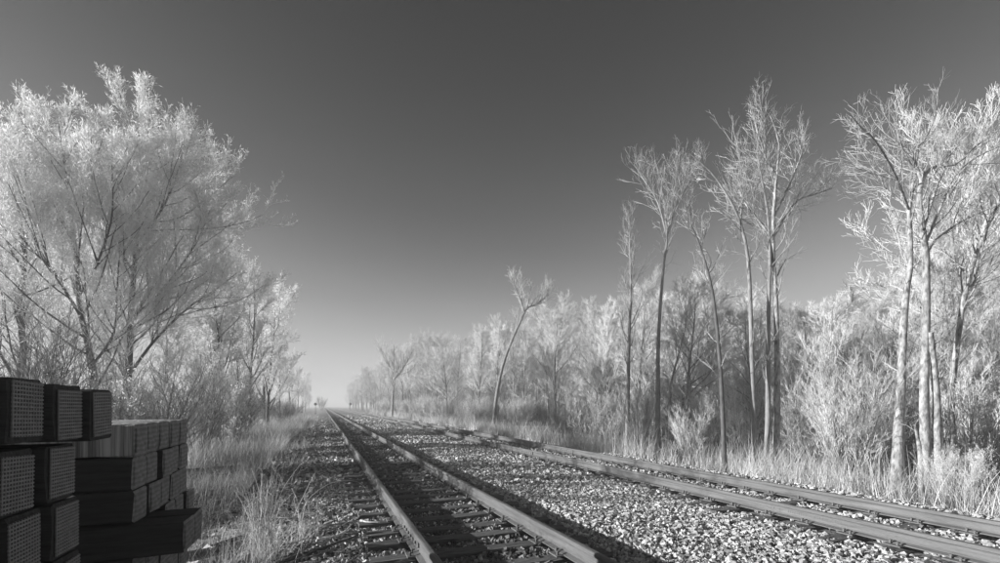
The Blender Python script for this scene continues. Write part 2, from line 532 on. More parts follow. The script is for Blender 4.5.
# ------------------------------------------------------------------ stacks of sleepers on the left
def stack_tie_mesh(seed, w, h, l, m_side, m_end):
    g = np.random.default_rng(seed)
    n = 14
    a, b, c = w / 2, h / 2, .012
    ring0 = np.array([(-a + c, -b), (a - c, -b), (a, -b + c), (a, b * .3), (a, b - c), (a - c, b), (a * .2, b), (-a + c, b), (-a, b - c), (-a, 0), (-a, -b + c)])
    m = len(ring0)
    V = []
    for k, x_ in enumerate(np.linspace(-l / 2, l / 2, n)):
        r = ring0 + g.normal(0, .0028, ring0.shape)
        chip = g.random(m) < .16
        r[chip] *= g.uniform(.93, .985, (chip.sum(), 1))
        V.append(np.stack([np.full(m, x_) + g.normal(0, .003, m) * (k in (0, n - 1)), r[:, 0], np.clip(r[:, 1], -b, b)], 1))
    V = np.concatenate(V)
    i = np.arange(n - 1)[:, None] * m; k = np.arange(m)[None, :]; k1 = (k + 1) % m
    F = np.stack([i + k, i + k1, i + m + k1, i + m + k], -1).reshape(-1, 4)[:, ::-1]
    return np_mesh('railway_tie', V, [(F, 0), (np.arange(m)[None, :], 0), (m * (n - 1) + np.arange(m)[None, ::-1], 1)], [m_side, m_end])

def lattice_mesh(w, h):
    g = Geo()
    g.box((0, 0, 0), (.004, w, h), 0, 0)
    nv, nh = 11, 14
    for i in range(nv):
        g.box((.004, -w / 2 + w * (i + .5) / nv, 0), (.0045, .0065, h), 0, 1)
    for i in range(nh):
        g.box((.0052, 0, -h / 2 + h * (i + .5) / nh), (.0045, w, .0060), 0, 1)
    return g.mesh('end_plate', [M['black'], M['lattice']])

def thin_plate_mesh(w, h, seed):
    g = Geo()
    r = np.random.default_rng(seed)
    g.box((0, 0, 0), (.005, w, h), .001, 0)
    nh = 16
    for i in range(nh):
        g.box((.0035, 0, -h / 2 + h * (i + .5) / nh), (.003, w * .94, .005), 0, 0)
    return g.mesh('end_plate', [M['pale_end']])

ORD = ['first', 'second', 'third', 'fourth', 'fifth', 'sixth']
ROW = ['top row', 'second row', 'third row', 'fourth row', 'fifth row', 'sixth row', 'seventh row', 'bottom row']
TL = 2.6
dark_me = [stack_tie_mesh(300 + i, .226, .240, TL, M['creosote'], M['creosote']) for i in range(4)]
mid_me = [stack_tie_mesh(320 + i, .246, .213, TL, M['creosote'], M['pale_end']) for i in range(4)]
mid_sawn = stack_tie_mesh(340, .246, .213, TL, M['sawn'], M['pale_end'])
lat_me = lattice_mesh(.198, .208)
thin_me = [thin_plate_mesh(.19, .165, s) for s in (1, 2)]
rr = random.Random(5)
# near stack: end plates with a steel lattice
for row in range(8):
    zc = 1.478 + .12 - row * .245
    y_edge = 2.85 if row == 0 else 2.66 + rr.uniform(-.02, .02)
    cnt = 4 if row < 3 else 3
    for k in range(cnt):
        yc = y_edge - .113 - k * .251
        xe = (-.99 - .024 * k) if row == 0 else -1.05 - .02 * k - rr.uniform(0, .010)
        zz = zc + (.012 * k if row == 0 else 0)
        o = empty('railway_tie', (xe - TL / 2, yc, zz - .12), rr.uniform(-.008, .008),
                  'black tie with lattice end plate, %s from right in %s of near stack' % (ORD[k], ROW[row]),
                  'railway tie', 'ties of the near stack')
        link('timber', dark_me[(row + k) % 4], o, (0, 0, .12))
        link('end_plate', lat_me, o, (TL / 2 + .003, rr.uniform(-.008, .008), .12 + rr.uniform(-.008, .008)), (rr.uniform(-.04, .04), 0, 0))
# second stack: plain end plates
for row in range(8):
    zc = 1.412 - row * .217
    x_base = -1.13
    y0 = 3.65
    cnt = 5
    for k in range(cnt):
        yc = y0 + .125 + k * .262 + rr.uniform(-.006, .006)
        xe = x_base - rr.uniform(0, .035)
        lab = 'dark tie in the %s of the second stack, %s from the camera' % (ROW[row], ORD[k])
        if row == 0 and k == 0:
            lab = 'tie with ribbed pale side at the near top corner of the second stack'
        if row == 3 and k < 2:
            xe = -.86; yc = 3.72 + k * .249
            lab = ('dark tie jutting out of the second stack towards the track, nearer of two' if k == 0 else
                   'dark tie jutting out of the second stack towards the track, farther of two')
        if row == 3 and k >= 2: yc += .14
        o = empty('railway_tie', (xe - TL / 2, yc, zc - .107), rr.uniform(-.006, .006), lab, 'railway tie', 'ties of the second stack')
        me = mid_sawn if (row == 0) else mid_me[(row + k) % 4]  # top row in paler ribbed wood, rows below in the dark wood
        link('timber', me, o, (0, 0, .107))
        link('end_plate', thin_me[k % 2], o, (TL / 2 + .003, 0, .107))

# ------------------------------------------------------------------ trees
def tree_parts(root, trunkP, trunkR, specs, g, mat_trunk, mat_twig, leaf=None, trunk_S=9, trunk_levels=1):
    """trunkP list of polylines (K,3); specs = list of sprout levels. Level 1 limbs go with the trunk, the rest is the crown."""
    tG, cG = Geo(), Geo()
    K0 = trunkP[0].shape[0]
    P = np.stack(trunkP); R = np.stack(trunkR)
    V, F = tubes(P, R, trunk_S); tG.add(V, F)
    last = None
    for li, sp in enumerate(specs):
        sp = dict(sp); S = sp.pop('S')
        if sp.pop('from_trunk', False): P, R = np.stack(trunkP), np.stack(trunkR)
        P, R = sprout(P, R, g=g, **sp)
        V, F = tubes(P, R, S)
        (tG if li < trunk_levels else cG).add(V, F)
        last = (P, R)
    if leaf:
        P, R = last
        n = len(P); per = leaf['per']
        idx = np.repeat(np.arange(n), per); t = g.random(len(idx)) ** .7
        K = P.shape[1]; f = t * (K - 1); i = np.minimum(f.astype(int), K - 2); fr = (f - i)[:, None]
        pos = P[idx, i] * (1 - fr) + P[idx, i + 1] * fr
        d = norm(norm(P[idx, i + 1] - P[idx, i]) + .5 * g.normal(size=(len(idx), 3)))
        s = norm(np.cross(d, g.normal(size=(len(idx), 3))))
        ln = (leaf['len'] * g.uniform(.6, 1.4, len(idx)))[:, None]; wd = ln * leaf['w']
        V = np.stack([pos, pos + d * ln * .5 + s * wd * .5, pos + d * ln, pos + d * ln * .5 - s * wd * .5], 1).reshape(-1, 3)
        F = np.arange(len(idx) * 4).reshape(-1, 4)
        cG.add(V, F, 1)
    mats = [mat_twig] + ([leaf['mat']] if leaf else [])
    t = link('trunk', tG.mesh('trunk', mat_trunk, True), root)
    c = link('crown', cG.mesh('crown', mats, False), root)
    return t, c

def copy_tree(root, loc, rz, sc, label, group):
    r = root.copy(); COL.objects.link(r)
    r.location = loc; r.rotation_euler = (root.rotation_euler[0], root.rotation_euler[1], rz); r.scale = sc
    r['label'] = label; r['group'] = group
    for ch in root.children:
        c = ch.copy(); COL.objects.link(c); c.parent = r
    return r

CA, SA = math.cos(YAW), math.sin(YAW)
def wx(px, z): return z * (SA + CA * (px - 500) / 460.0)
def wy(px, z): return z * (CA - SA * (px - 500) / 460.0)
def spot(px, z):
    X, Y = wx(px, z), wy(px, z)
    return np.array([X, Y, float(gz(X, Y))])
def sketch(pts, z, wob, g, K, base):
    """a stem drawn as (across, up) readings taken at distance z, given depth of its own, in the tree's frame"""
    out = []
    d = g.normal(0, wob)
    for i, (px, py) in enumerate(pts):
        zz = z + d * i * .5 + g.normal(0, wob * .4) * (i > 0)
        out.append([wx(px, zz) - base[0], wy(px, zz) - base[1], CAM_Z + (406 - py) / 460.0 * zz - base[2]])
    out[0][2] = min(out[0][2], -.15)
    return smooth_line(out, K)
def taper(K, r0, r1, flare=.35):
    t = np.linspace(0, 1, K)
    return (r0 + (r1 - r0) * t) * (1 + flare * np.exp(-t * 22))

def hero(name, label, z, stems, r0, r1, specs, seed, mt, mw, leaf=None, wob=.12, K=16, trunk_levels=1, cat='tree', group=None):
    g = np.random.default_rng(seed)
    base = spot(stems[0][0][0], z)
    root = empty(name, base, 0, label, cat, group)
    Ps, Rs = [], []
    stems = [[(px, py + (.28 if px > 450 else .12) * max(0, 205 - py)) for px, py in st] for st in stems]
    for i, st in enumerate(stems):
        Ps.append(sketch(st, z, wob if i == 0 else wob, g, K, base) if i == 0 else sketch_free(st, z, wob, g, K, base, Ps[0]))
        a = r0[i] if isinstance(r0, (list, tuple)) else r0
        Rs.append(taper(K, a, r1, .35 if i == 0 else 0))
    tree_parts(root, Ps, Rs, specs, g, mt, mw, leaf, trunk_levels=trunk_levels)
    return root

def sketch_free(pts, z, wob, g, K, base, main):
    out = []
    d = g.normal(0, wob * 2.5)
    p0 = pts[0]
    first = np.array([wx(p0[0], z) - base[0], wy(p0[0], z) - base[1], CAM_Z + (406 - p0[1]) / 460.0 * z - base[2]])
    j = np.argmin(np.linalg.norm(main - first, axis=1))
    off = main[j] - first if np.linalg.norm(main[j] - first) < .9 else np.zeros(3)
    for i, (px, py) in enumerate(pts):
        zz = z + d * i
        q = np.array([wx(px, zz) - base[0], wy(px, zz) - base[1], CAM_Z + (406 - py) / 460.0 * zz - base[2]])
        out.append(q + off * max(0, 1 - i * .5))
    if abs(pts[0][1]) > 440: out[0][2] = min(out[0][2], -.1)
    return smooth_line(out, K)

def bare_specs(n1=14, t0=.45, L1=2.0, up=.2, n2=6, n3=5, n4=3, ang=.75, abs1=.024, tw=1.0):
    return [dict(per=n1 + 3, t0=t0, t1=.98, ang=ang, ratio=1, absL=L1 * 1.05, fall=.72, up=up, K=8, wander=.10, S=5, rr=.5, tip=.005 * tw, absr=abs1, side_t0=.08),
            dict(per=4, t0=.2, t1=1, ang=.6, ratio=.62, fall=.5, up=.12, K=6, wander=.10, S=4, rr=.55, tip=.0042 * tw),
            dict(per=3, t0=.15, t1=1, ang=.6, ratio=.6, fall=.45, up=.1, K=5, wander=.11, S=3, rr=.65, tip=.0035 * tw),
            dict(per=2, t0=.15, t1=1, ang=.55, ratio=.6, fall=.4, up=.1, K=4, wander=.1, S=3, rr=.75, tip=.003 * tw, minlen=.14),
            dict(from_trunk=True, per=10, t0=.2, t1=.62, ang=.95, ratio=1, absL=.85, fall=.2, up=.15, K=5, wander=.16, S=3, rr=.2, tip=.004 * tw, absr=.011 * tw, side_t0=.1),
            dict(per=4, t0=.2, t1=1, ang=.65, ratio=.55, fall=.4, up=.1, K=4, wander=.15, S=3, rr=.65, tip=.003 * tw)]

BP, TP, BMd, TM = M['bark_pale'], M['twig_pale'], M['bark_mid'], M['twig_mid']
# tall bare trees at the right
hero('bare_tree', 'slim straight bare tree, leftmost of the tall ones standing before the right wood', 22,
     [[(627, 446), (628, 400), (629, 340), (631, 290), (630, 250), (629, 214)]],   .115, .015,
     bare_specs(34, .26, 2.4, .34, 5, 4, 3, ang=.65), 11, BMd, M['twig_bare'])
hero('bare_tree', 'tall bare tree with clear trunk and narrow fan of upswept branches at its top', 20,
     [[(657, 434), (658, 404), (658, 354), (660, 311), (664, 262), (667, 240), (664, 200), (655, 142)],
      [(667, 240), (658, 205), (646, 175), (634, 148)], [(667, 240), (676, 210), (684, 185), (692, 165)], [(666, 232), (672, 200), (676, 170), (677, 150)]],
     [.11, .045, .045, .04], .01, bare_specs(8, .55, 2.2, .32, 5, 5, 3, ang=.5), 12, BMd, M['twig_bare'])
hero('bare_tree', 'dark thin bare tree curving left towards its top beside the far rail', 13.9,
     [[(725, 473), (723, 420), (720, 362), (715, 310), (710, 280), (700, 246), (690, 222), (684, 196)]], .075, .011,
     bare_specs(11, .5, 1.8, .25, 5, 4, 3, ang=.8), 13, M['bark_dark'], M['twig_bare'])
hero('bare_tree', 'bare tree whose upper half leans far left to a ragged pale tip', 14.2,
     [[(756, 478), (754, 420), (752, 358), (750, 290), (747, 250), (738, 216), (722, 180), (708, 155), (690, 134)],
      [(740, 222), (742, 190), (738, 165), (744, 150)]],
     [.085, .03], .013, bare_specs(10, .45, 1.7, .2, 5, 4, 3, ang=.8), 14, BMd, M['twig_bare'])
hero('bare_tree', 'tallest pale bare tree with broad crown, right stem of the close pair', 14.5,
     [[(775, 478), (777, 420), (777, 358), (776, 300), (773, 250), (774, 209), (777, 160), (779, 118), (770, 80)],
      [(775, 215), (790, 175), (800, 140), (806, 110)], [(776, 180), (764, 140), (757, 100), (752, 70)], [(776, 240), (795, 205), (815, 190), (832, 182)],
      [(775, 250), (756, 222), (744, 200), (738, 180)]],
     [.105, .045, .04, .035, .03], .01, bare_specs(9, .36, 1.8, .22, 6, 5, 3, ang=.68), 15, BP, M['twig_bare'])
hero('bare_tree', 'grey bare stem rising close against the tallest pale tree, left of the pair', 14.35,
     [[(766, 476), (768, 420), (768, 358), (769, 300), (770, 260), (768, 215), (762, 170), (757, 130)]], .09, .012,
     bare_specs(11, .5, 2.0, .2, 5, 5, 3), 16, BMd, M['twig_bare'])
hero('bare_tree', 'pale blotched tree with forked bare crown, left of the right hand cluster', 11.8,
     [[(897, 490), (898.6, 430), (901, 388), (903, 337), (906, 294), (911, 260), (909, 210), (914, 170), (918, 130), (921, 84)],
      [(909, 212), (897, 196), (884, 180), (879, 160), (862, 150)], [(911, 190), (896, 150), (876, 117), (862, 98), (850, 79)]],
     [.125, .03, .03], .009, bare_specs(6, .48, 1.6, .14, 6, 5, 3, ang=.7), 17, BP, M['twig_bare'])
hero('bare_tree', 'pale thick tree with widest spreading crown, tallest of the right hand cluster', 11.6,
     [[(926, 470), (925, 430), (924, 388), (926, 324), (926, 260), (924, 239), (919, 198), (923, 168), (934, 152), (956, 148), (972, 128), (990, 108)],
      [(921, 180), (914, 140), (926, 110), (938, 74)], [(928, 262), (936, 244), (950, 229), (968, 218), (1000, 204)],
      [(925, 240), (942, 200), (955, 165), (975, 140), (1002, 122)], [(924, 230), (936, 185), (946, 150), (958, 110), (968, 92)]],
     [.115, .04, .05, .035, .035], .009, bare_specs(5, .42, 1.55, .14, 6, 5, 3, ang=.7), 18, BP, M['twig_bare'], K=22)
hero('broken_snag', 'pale dead stem with broken top leaning beside the thick spreading tree', 11.5,
     [[(938, 470), (937, 430), (936, 388), (933, 355), (931, 332)]], .10, .05,
     [dict(per=3, t0=.4, t1=.95, ang=.9, ratio=.12, fall=.2, up=.2, K=4, wander=.15, S=4, rr=.3, tip=.006),
      dict(per=3, t0=.3, t1=1, ang=.7, ratio=.5, fall=.3, up=.1, K=3, wander=.2, S=3, rr=.6, tip=.004)], 19, BP, M['twig_bare'])
hero('bare_tree', 'leaning pale tree with shaggy bark slanting up to the right picture edge', 12.2,
     [[(950, 468), (951, 440), (952, 388), (957, 345), (964, 298), (974, 262), (988, 225), (1004, 190), (1018, 160)],
      [(964, 300), (972, 290), (976, 268), (985, 240), (992, 200)]],
     [.095, .035], .012, bare_specs(10, .45, 1.8, .16, 6, 5, 3), 20, BP, M['twig_bare'])
hero('broken_snag', 'short pale splintered stump leaning left in front of the right hand cluster', 11.0,
     [[(922, 478), (920, 455), (918, 440), (915, 424)]], .055, .03,
     [dict(per=2, t0=.5, t1=.98, ang=.7, ratio=.2, fall=.2, up=.3, K=3, wander=.1, S=4, rr=.3, tip=.006),
      dict(per=2, t0=.3, t1=1, ang=.7, ratio=.5, fall=.3, up=.1, K=3, wander=.2, S=3, rr=.6, tip=.004)], 21, BP, M['twig_bare'])
hero('bare_tree', 'lone bare tree leaning right with brush shaped crown in middle distance', 45,
     [[(494, 424), (496, 400), (503, 365), (513, 338), (522, 318), (528, 305), (531, 284)],
      [(524, 314), (519, 298), (515, 287), (511, 280)], [(526, 308), (536, 304), (545, 297), (549, 290)]],
     [.2, .08, .08], .025, bare_specs(12, .55, 2.5, .36, 6, 6, 4, ang=.6, abs1=.05, tw=1.8), 22, BMd, M['twig_white'])
hero('bare_tree', 'upright round crowned bare tree standing out at the far end of right wood', 70,
     [[(392, 412), (393, 395), (394, 378), (394, 362), (394, 345)], [(393, 380), (400, 372), (407, 362), (412, 352)], [(393, 376), (388, 364), (384, 354), (380, 348)]],
     [.2, .10, .10], .03, bare_specs(18, .3, 3.6, .2, 7, 6, 4, ang=.7, abs1=.07, tw=2.2), 23, BP, M['twig_white'])
hero('bare_tree', 'crooked pale thin tree between two tall trunks behind the far rail', 19.5,
     [[(668, 440), (670, 405), (671, 385), (677, 360), (684, 335), (687, 312)]], .075, .015,
     bare_specs(9, .45, 1.4, .25, 5, 4, 3), 24, BP, M['twig_bare'])

# large left trees with fine bright twigs
def leafy_specs(n1, n2, n3, n4, t0=.10, L1=4.1, up=.13, ang=.72):
    return [dict(per=n1, t0=t0, t1=.98, ang=ang, ratio=1, absL=L1, fall=.72, up=up, K=9, wander=.08, S=6, rr=.5, tip=.010, absr=.04, side_t0=.12),
            dict(per=n2, t0=.1, t1=1, ang=.6, ratio=.55, fall=.5, up=.12, K=6, wander=.12, S=4, rr=.5, tip=.006, absr=.016),
            dict(per=n3, t0=.1, t1=1, ang=.6, ratio=.55, fall=.4, up=.18, K=4, wander=.13, S=3, rr=.6, tip=.0045, absr=.008),
            dict(per=n4, t0=.1, t1=1, ang=.5, ratio=.55, fall=.3, up=.35, K=3, wander=.13, S=3, rr=.7, tip=.005, absr=.0075, minlen=.30)]
LEAF = dict(per=3, len=.13, w=.12, mat=M['bud'])
left1 = hero('leafing_tree', 'big fuzzy white tree with straight dark trunk, rightmost of the near left trees', 18,
     [[(127, 412), (128, 380), (130, 342), (131, 309), (135, 259), (139, 205), (141, 165), (137, 125), (133, 100)],
      [(129, 375), (155, 340), (188, 308), (215, 290), (238, 272)], [(131, 318), (165, 285), (195, 245), (210, 210)],
      [(133, 285), (110, 240), (95, 195), (90, 155)], [(135, 255), (158, 220), (174, 180), (184, 142)]],
     [.145, .06, .055, .05, .05], .014, leafy_specs(15, 8, 6, 5), 31, M['bark_dark'], M['twig_white'], LEAF, wob=.15)
left2 = hero('leafing_tree', 'fuzzy white tree with leaning dark trunk behind the near stack of ties', 16.6,
     [[(98, 420), (94, 387), (88, 344), (80, 309), (76, 258), (70, 205), (64, 155), (58, 108)],
      [(81, 312), (66, 290), (51, 268), (36, 254), (20, 236)], [(80, 305), (100, 262), (112, 215), (112, 160)], [(92, 372), (114, 335), (117, 290), (121, 230)]],
     [.14, .06, .05, .05], .014, leafy_specs(15, 8, 6, 5), 32, M['bark_dark'], M['twig_white'], LEAF, wob=.15)

# background tree and shrub models; the first copy of each is one of the trees itself
def proto(name, seed, h, r0, specs, mt, mw, leaf=None, lean=.06, stems=1, cat='tree'):
    g = np.random.default_rng(seed)
    root = empty(name, (0, 0, 0), 0, 'x', cat)
    Ps, Rs = [], []
    K = 12
    for s in range(stems):
        t = np.linspace(0, 1, K)
        a = g.uniform(0, 6.28); l = lean * h * g.uniform(.5, 1.4)
        hh = h * g.uniform(.75, 1.05) if s else h
        ph = g.uniform(0, 6.28, 2)
        x = l * np.cos(a) * t ** 1.1 + .012 * h * np.sin(t * 7 + ph[0]) * t + (.12 * np.cos(a) if stems > 1 else 0)
        y = l * np.sin(a) * t ** 1.1 + .012 * h * np.sin(t * 6 + ph[1]) * t + (.12 * np.sin(a) if stems > 1 else 0)
        Ps.append(np.stack([x, y, -.2 + t * (hh + .2)], 1)); Rs.append(taper(K, r0, r0 * .12))
    tree_parts(root, Ps, Rs, specs, g, mt, mw, leaf, trunk_S=7)
    return root

def bg_specs(n1, t0, ratio, up, tw=.011, n2=7, n3=6, n4=5):
    return [dict(per=n1, t0=t0, t1=.98, ang=.7, ratio=ratio, fall=.5, up=up, K=6, wander=.13, S=4, rr=.6, tip=.012, absr=.05),
            dict(per=n2, t0=.12, t1=1, ang=.65, ratio=.55, fall=.4, up=.2, K=4, wander=.16, S=3, rr=.6, tip=.008, absr=.02),
            dict(per=n3, t0=.1, t1=1, ang=.65, ratio=.58, fall=.35, up=.2, K=3, wander=.16, S=3, rr=.7, tip=.006, absr=tw * 1.1),
            dict(per=n4, t0=.1, t1=1, ang=.6, ratio=.55, fall=.3, up=.22, K=3, wander=.2, S=3, rr=.8, tip=.005, absr=tw, minlen=.25)]
BLEAF = dict(per=2, len=.15, w=.2, mat=M['bud'])
bgA = proto('bare_tree', 51, 10, .12, bg_specs(17, .25, .34, .22, n4=7, tw=.009), BMd, TP)
bgB = proto('bare_tree', 52, 10, .12, bg_specs(16, .30, .32, .34, n4=7, tw=.009), BMd, M['twig_white'])
bgC = proto('bare_tree', 53, 10, .13, bg_specs(18, .20, .38, .15, n4=7, tw=.009), BMd, TP)
bgD = proto('leafing_tree', 54, 9, .12, bg_specs(18, .15, .38, .3), M['bark_dark'], M['twig_white'], BLEAF, stems=1)
bgE = proto('bare_tree', 55, 9, .07, bg_specs(14, .4, .22, .45, n2=5, n3=5, n4=4), BP, TM)
PROTO_H = {bgA: 10, bgB: 10, bgC: 10, bgD: 9, bgE: 9}
def shrub_specs(n1, ratio, up, tw=.0065, n2=6, n3=4):
    return [dict(per=n1, t0=.2, t1=.97, ang=.5, ratio=ratio, fall=.5, up=up, K=5, wander=.12, S=3, rr=.7, tip=.006, absr=.014),
            dict(per=n2, t0=.15, t1=1, ang=.55, ratio=.5, fall=.4, up=.2, K=4, wander=.15, S=3, rr=.7, tip=.005, absr=.009),
            dict(per=n3, t0=.15, t1=1, ang=.55, ratio=.5, fall=.4, up=.2, K=3, wander=.15, S=3, rr=.8, tip=.004, absr=tw, minlen=.12)]
shA = proto('bare_shrub', 61, 3.2, .020, shrub_specs(9, .34, .22), M['bark_pale'], TP, None, .28, 14, 'shrub')
shB = proto('bare_shrub', 62, 3.6, .022, shrub_specs(10, .36, .15), BMd, TM, None, .34, 12, 'shrub')
shC = proto('bare_shrub', 63, 3.0, .020, shrub_specs(11, .42, .12), M['bark_dark'], M['twig_dark'], None, .36, 12, 'shrub')
shD = proto('bare_shrub', 64, 2.6, .018, shrub_specs(11, .4, .2), BMd, TP, dict(per=1, len=.07, w=.35, mat=M['bud']), .32, 14, 'shrub')

used = set()
def place(p, x, y, sc, label, group, rz=None, sz=None):
    loc = (x, y, float(gz(x, y)) - .03)
    rz = rr.uniform(0, 6.28) if rz is None else rz
    s = (sc, sc, sc if sz is None else sz)
    if p not in used:
        used.add(p)
        p.location = loc; p.rotation_euler = (0, 0, rz); p.scale = s
        p['label'] = label; p['group'] = group
        return p
    return copy_tree(p, loc, rz, s, label, group)

def where_right(x, y):
    d = x * SA + y * CA
    px = 500 + 460 * (x * CA - y * SA) / d
    for lim, ph in ((400, 'at the far end of the wood'), (480, 'left of the lone leaning tree'), (560, 'behind the lone leaning tree'),
                    (640, 'behind the leftmost slim tall tree'), (700, 'behind the fan topped tall tree'), (790, 'behind the close pair of stems'),
                    (890, 'left of the right hand cluster')):
        if px < lim: return ph
    return 'behind the right hand tree cluster'
def where_left(x, y):
    d = x * SA + y * CA
    px = 500 + 460 * (x * CA - y * SA) / d
    for lim, ph in ((60, 'behind the near stack'), (190, 'behind the second stack'), (250, 'right of the second stack'), (290, 'behind the tall grass bank')):
        if px < lim: return ph
    return 'near the vanishing point'
GR = 'bare trees of the wood on the right'
LR = {bgA: 'fine twigged grey tree in the right wood ',
      bgB: 'white crowned narrow tree in the right wood ',
      bgC: 'broad twiggy grey tree in the right wood ',
      bgD: 'bushy white crowned tree in the right wood ',
      bgE: 'slender pale stemmed tree in the right wood '}
# the wood on the right: its top line falls off evenly towards the far end
def hides_leaner(x, y):
    d = x * SA + y * CA
    px = 500 + 460 * (x * CA - y * SA) / d
    return d < 47 and 482 < px < 545
def skyline(x, y):
    d = x * SA + y * CA
    px = 500 + 460 * (x * CA - y * SA) / d
    top = np.interp(px, [340, 360, 380, 400, 440, 500, 560, 600, 640, 700, 800, 860, 900, 1000], [392, 378, 356, 342, 342, 324, 310, 300, 286, 282, 290, 292, 262, 250])
    return CAM_Z + (406 - top) / 460 * d
cnt = 0
tries = 0
occ = []
while cnt < 225 and tries < 6000:
    tries += 1
    Y = 3 + 260 * rr.random() ** 1.9
    X = (15.5 if Y < 14 else 14.5 if Y < 30 else 12.5) + 26 * rr.random() ** 1.15
    if X / max(Y, .1) > 2.7 or hides_leaner(X, Y): continue
    if any((X - a) ** 2 + (Y - b) ** 2 < (2.0 + Y * .012) ** 2 for a, b in occ): continue
    occ.append((X, Y))
    p = rr.choice([bgA, bgA, bgB, bgB, bgC, bgC, bgE])
    H = min(rr.uniform(9, 14.5), skyline(X, Y) * rr.uniform(.84, 1.02))
    if H < 4.2: occ.pop(); continue
    place(p, X, Y, H / PROTO_H[p], LR[p] + where_right(X, Y), GR); cnt += 1
for k in range(26):
    Y = 62 + k * 7 + rr.uniform(-3, 3); X = 13.5 + rr.uniform(0, 6)
    p = rr.choice([bgA, bgB, bgC, bgC])
    place(p, X, Y, min(15, skyline(X, Y) * rr.uniform(.9, 1.05)) / 10, LR[p] + where_right(X, Y), GR)
place(bgC, 31, 13.6, 1.55, 'round fluffy grey crown rising behind the right hand cluster of trees', GR)
place(bgB, wx(513, 62), wy(513, 62), 1.22, 'bright white puffy tree just behind the lone leaning tree', GR)
place(bgB, wx(640, 34), wy(640, 34), 1.05, 'tall soft white tree behind the leftmost slim tall tree', GR)
# understorey on the right
GS = 'shrubs under the wood on the right'
LS = {shA: 'pale many stemmed bare shrub under the right wood ',
      shB: 'grey spreading bare shrub under the right wood ',
      shC: 'dark tangled bare shrub under the right wood ',
      shD: 'light budding shrub under the right wood '}
place(shA, wx(846, 12.6), wy(846, 12.6), .85, 'bright many stemmed bare shrub fanning out left of the right hand cluster', GS, 1.0)
place(shD, wx(966, 9.6), wy(966, 9.6), .42, 'dense pale low bush beside the far rail at the right edge', GS, .4)
place(shA, wx(936, 10.4), wy(936, 10.4), .34, 'pale low shrub at the foot of the right hand cluster', GS, 2.4)
place(shA, wx(808, 14.6), wy(808, 14.6), .8, 'pale shrub with slanting stems right of the close pair', GS, 4.1)
for (px, z, sc, lab) in ((868, 13.4, .75, 'pale upright shrub close left of the pale blotched tree'), (785, 17.0, .9, 'pale shrub filling the gap just right of the close pair'),
                         (742, 17.5, .85, 'pale shrub filling the gap left of the close pair'), (705, 18.5, .8, 'pale shrub behind the dark curving tree'),
                         (985, 13.0, .8, 'pale upright shrub at the right picture edge behind the leaning tree'), (610, 24.0, .8, 'pale shrub left of the leftmost slim tall tree'),
                         (645, 23.0, .75, 'pale shrub between the two leftmost tall trees'), (828, 16.5, 1.0, 'tall pale shrub behind the bright many stemmed one'),
                         (912, 14.5, .9, 'pale shrub between the trunks of the right hand cluster')):
    place(shA, wx(px, z), wy(px, z), sc, lab, GS)
place(shA, wx(690, 15.5), wy(690, 15.5), .6, 'pale low shrub left of the dark curving tree', GS, .9)
cnt = 0
while cnt < 170:
    Y = 3.5 + 130 * rr.random() ** 2.0
    X = (16.0 if Y < 13 else 13.2 if Y < 30 else 11.8) + 13 * rr.random() ** 1.4
    if X / Y > 2.8 or hides_leaner(X, Y): continue
    p = rr.choice([shA, shA, shB, shD, shD] + ([shC] if X > 19 else []))
    place(p, X, Y, rr.uniform(.55, 1.15), LS[p] + where_right(X, Y), GS); cnt += 1

for k in range(70):
    Y = 6 + 85 * rr.random() ** 1.3; X = 19 + 18 * rr.random()
    if hides_leaner(X, Y): continue
    p = rr.choice([shB, shA, shC, shD])
    place(p, X, Y, rr.uniform(1.2, 1.7), LS[p].replace('shrub', 'tall shrub') + where_right(X, Y), GS)
# the left line of trees
GL = 'trees in the line along the left of the track'
LL = {bgA: 'fine twigged grey tree in the left tree line ',
      bgB: 'white crowned narrow tree in the left tree line ',
      bgC: 'broad twiggy grey tree in the left tree line ',
      bgD: 'bushy white crowned tree in the left tree line ',
      bgE: 'slender pale stemmed tree in the left tree line '}
def cl(root, label, x, y, rz, sc): return copy_tree(root, (x, y, float(gz(x, y)) - .05), rz, (sc, sc, sc), label, GL)
cl(left1, 'fuzzy white tree peeking in at the upper left picture edge', -10.6, 22.5, 2.2, .95)
cl(left1, 'second fuzzy white tree behind the rightmost near left tree, partly hidden', -10.5, 33.0, 4.0, .9)
for (x, y, hgt, p) in ((-5.2, 29.5, 9.0, bgD), (-4.7, 45, 9.6, bgD), (-4.8, 62, 10, bgB), (-5.0, 84, 10, bgD),
                       (-5.2, 112, 10, bgB), (-5.2, 138, 10, bgD), (-5.5, 170, 10, bgD), (-5.5, 210, 10, bgB), (-9.5, 96, 10, bgD)):
    place(p, x, y, hgt / PROTO_H[p], LL[p] + {29.5: 'nearest of them to the grass bank', 45: 'second along the track', 62: 'third along the track'}.get(y, where_left(x, y)), GL)
place(bgB, -4.4, 33.5, 1.0, 'white narrow tree filling in right of the overhanging left crown', GL)
place(bgD, -4.0, 39.5, 1.12, 'tall white tree closing the left tree line above the grass bank', GL)
for (px, z, h_, lab) in ((22, 27, 6.2, 'low white bushy tree filling in behind the left picture edge'), (62, 25, 5.6, 'low white bushy tree seen above the near stack'),
                        (108, 26, 6.0, 'low white bushy tree seen between the two dark trunks'), (160, 25, 6.4, 'low white bushy tree right of the straight dark trunk'),
                        (205, 26, 6.6, 'low white bushy tree above the right end of the second stack'), (240, 30, 7.0, 'low white bushy tree above the tall grass bank')):
    place(bgD, wx(px, z), wy(px, z), h_ / 9, lab, GL)
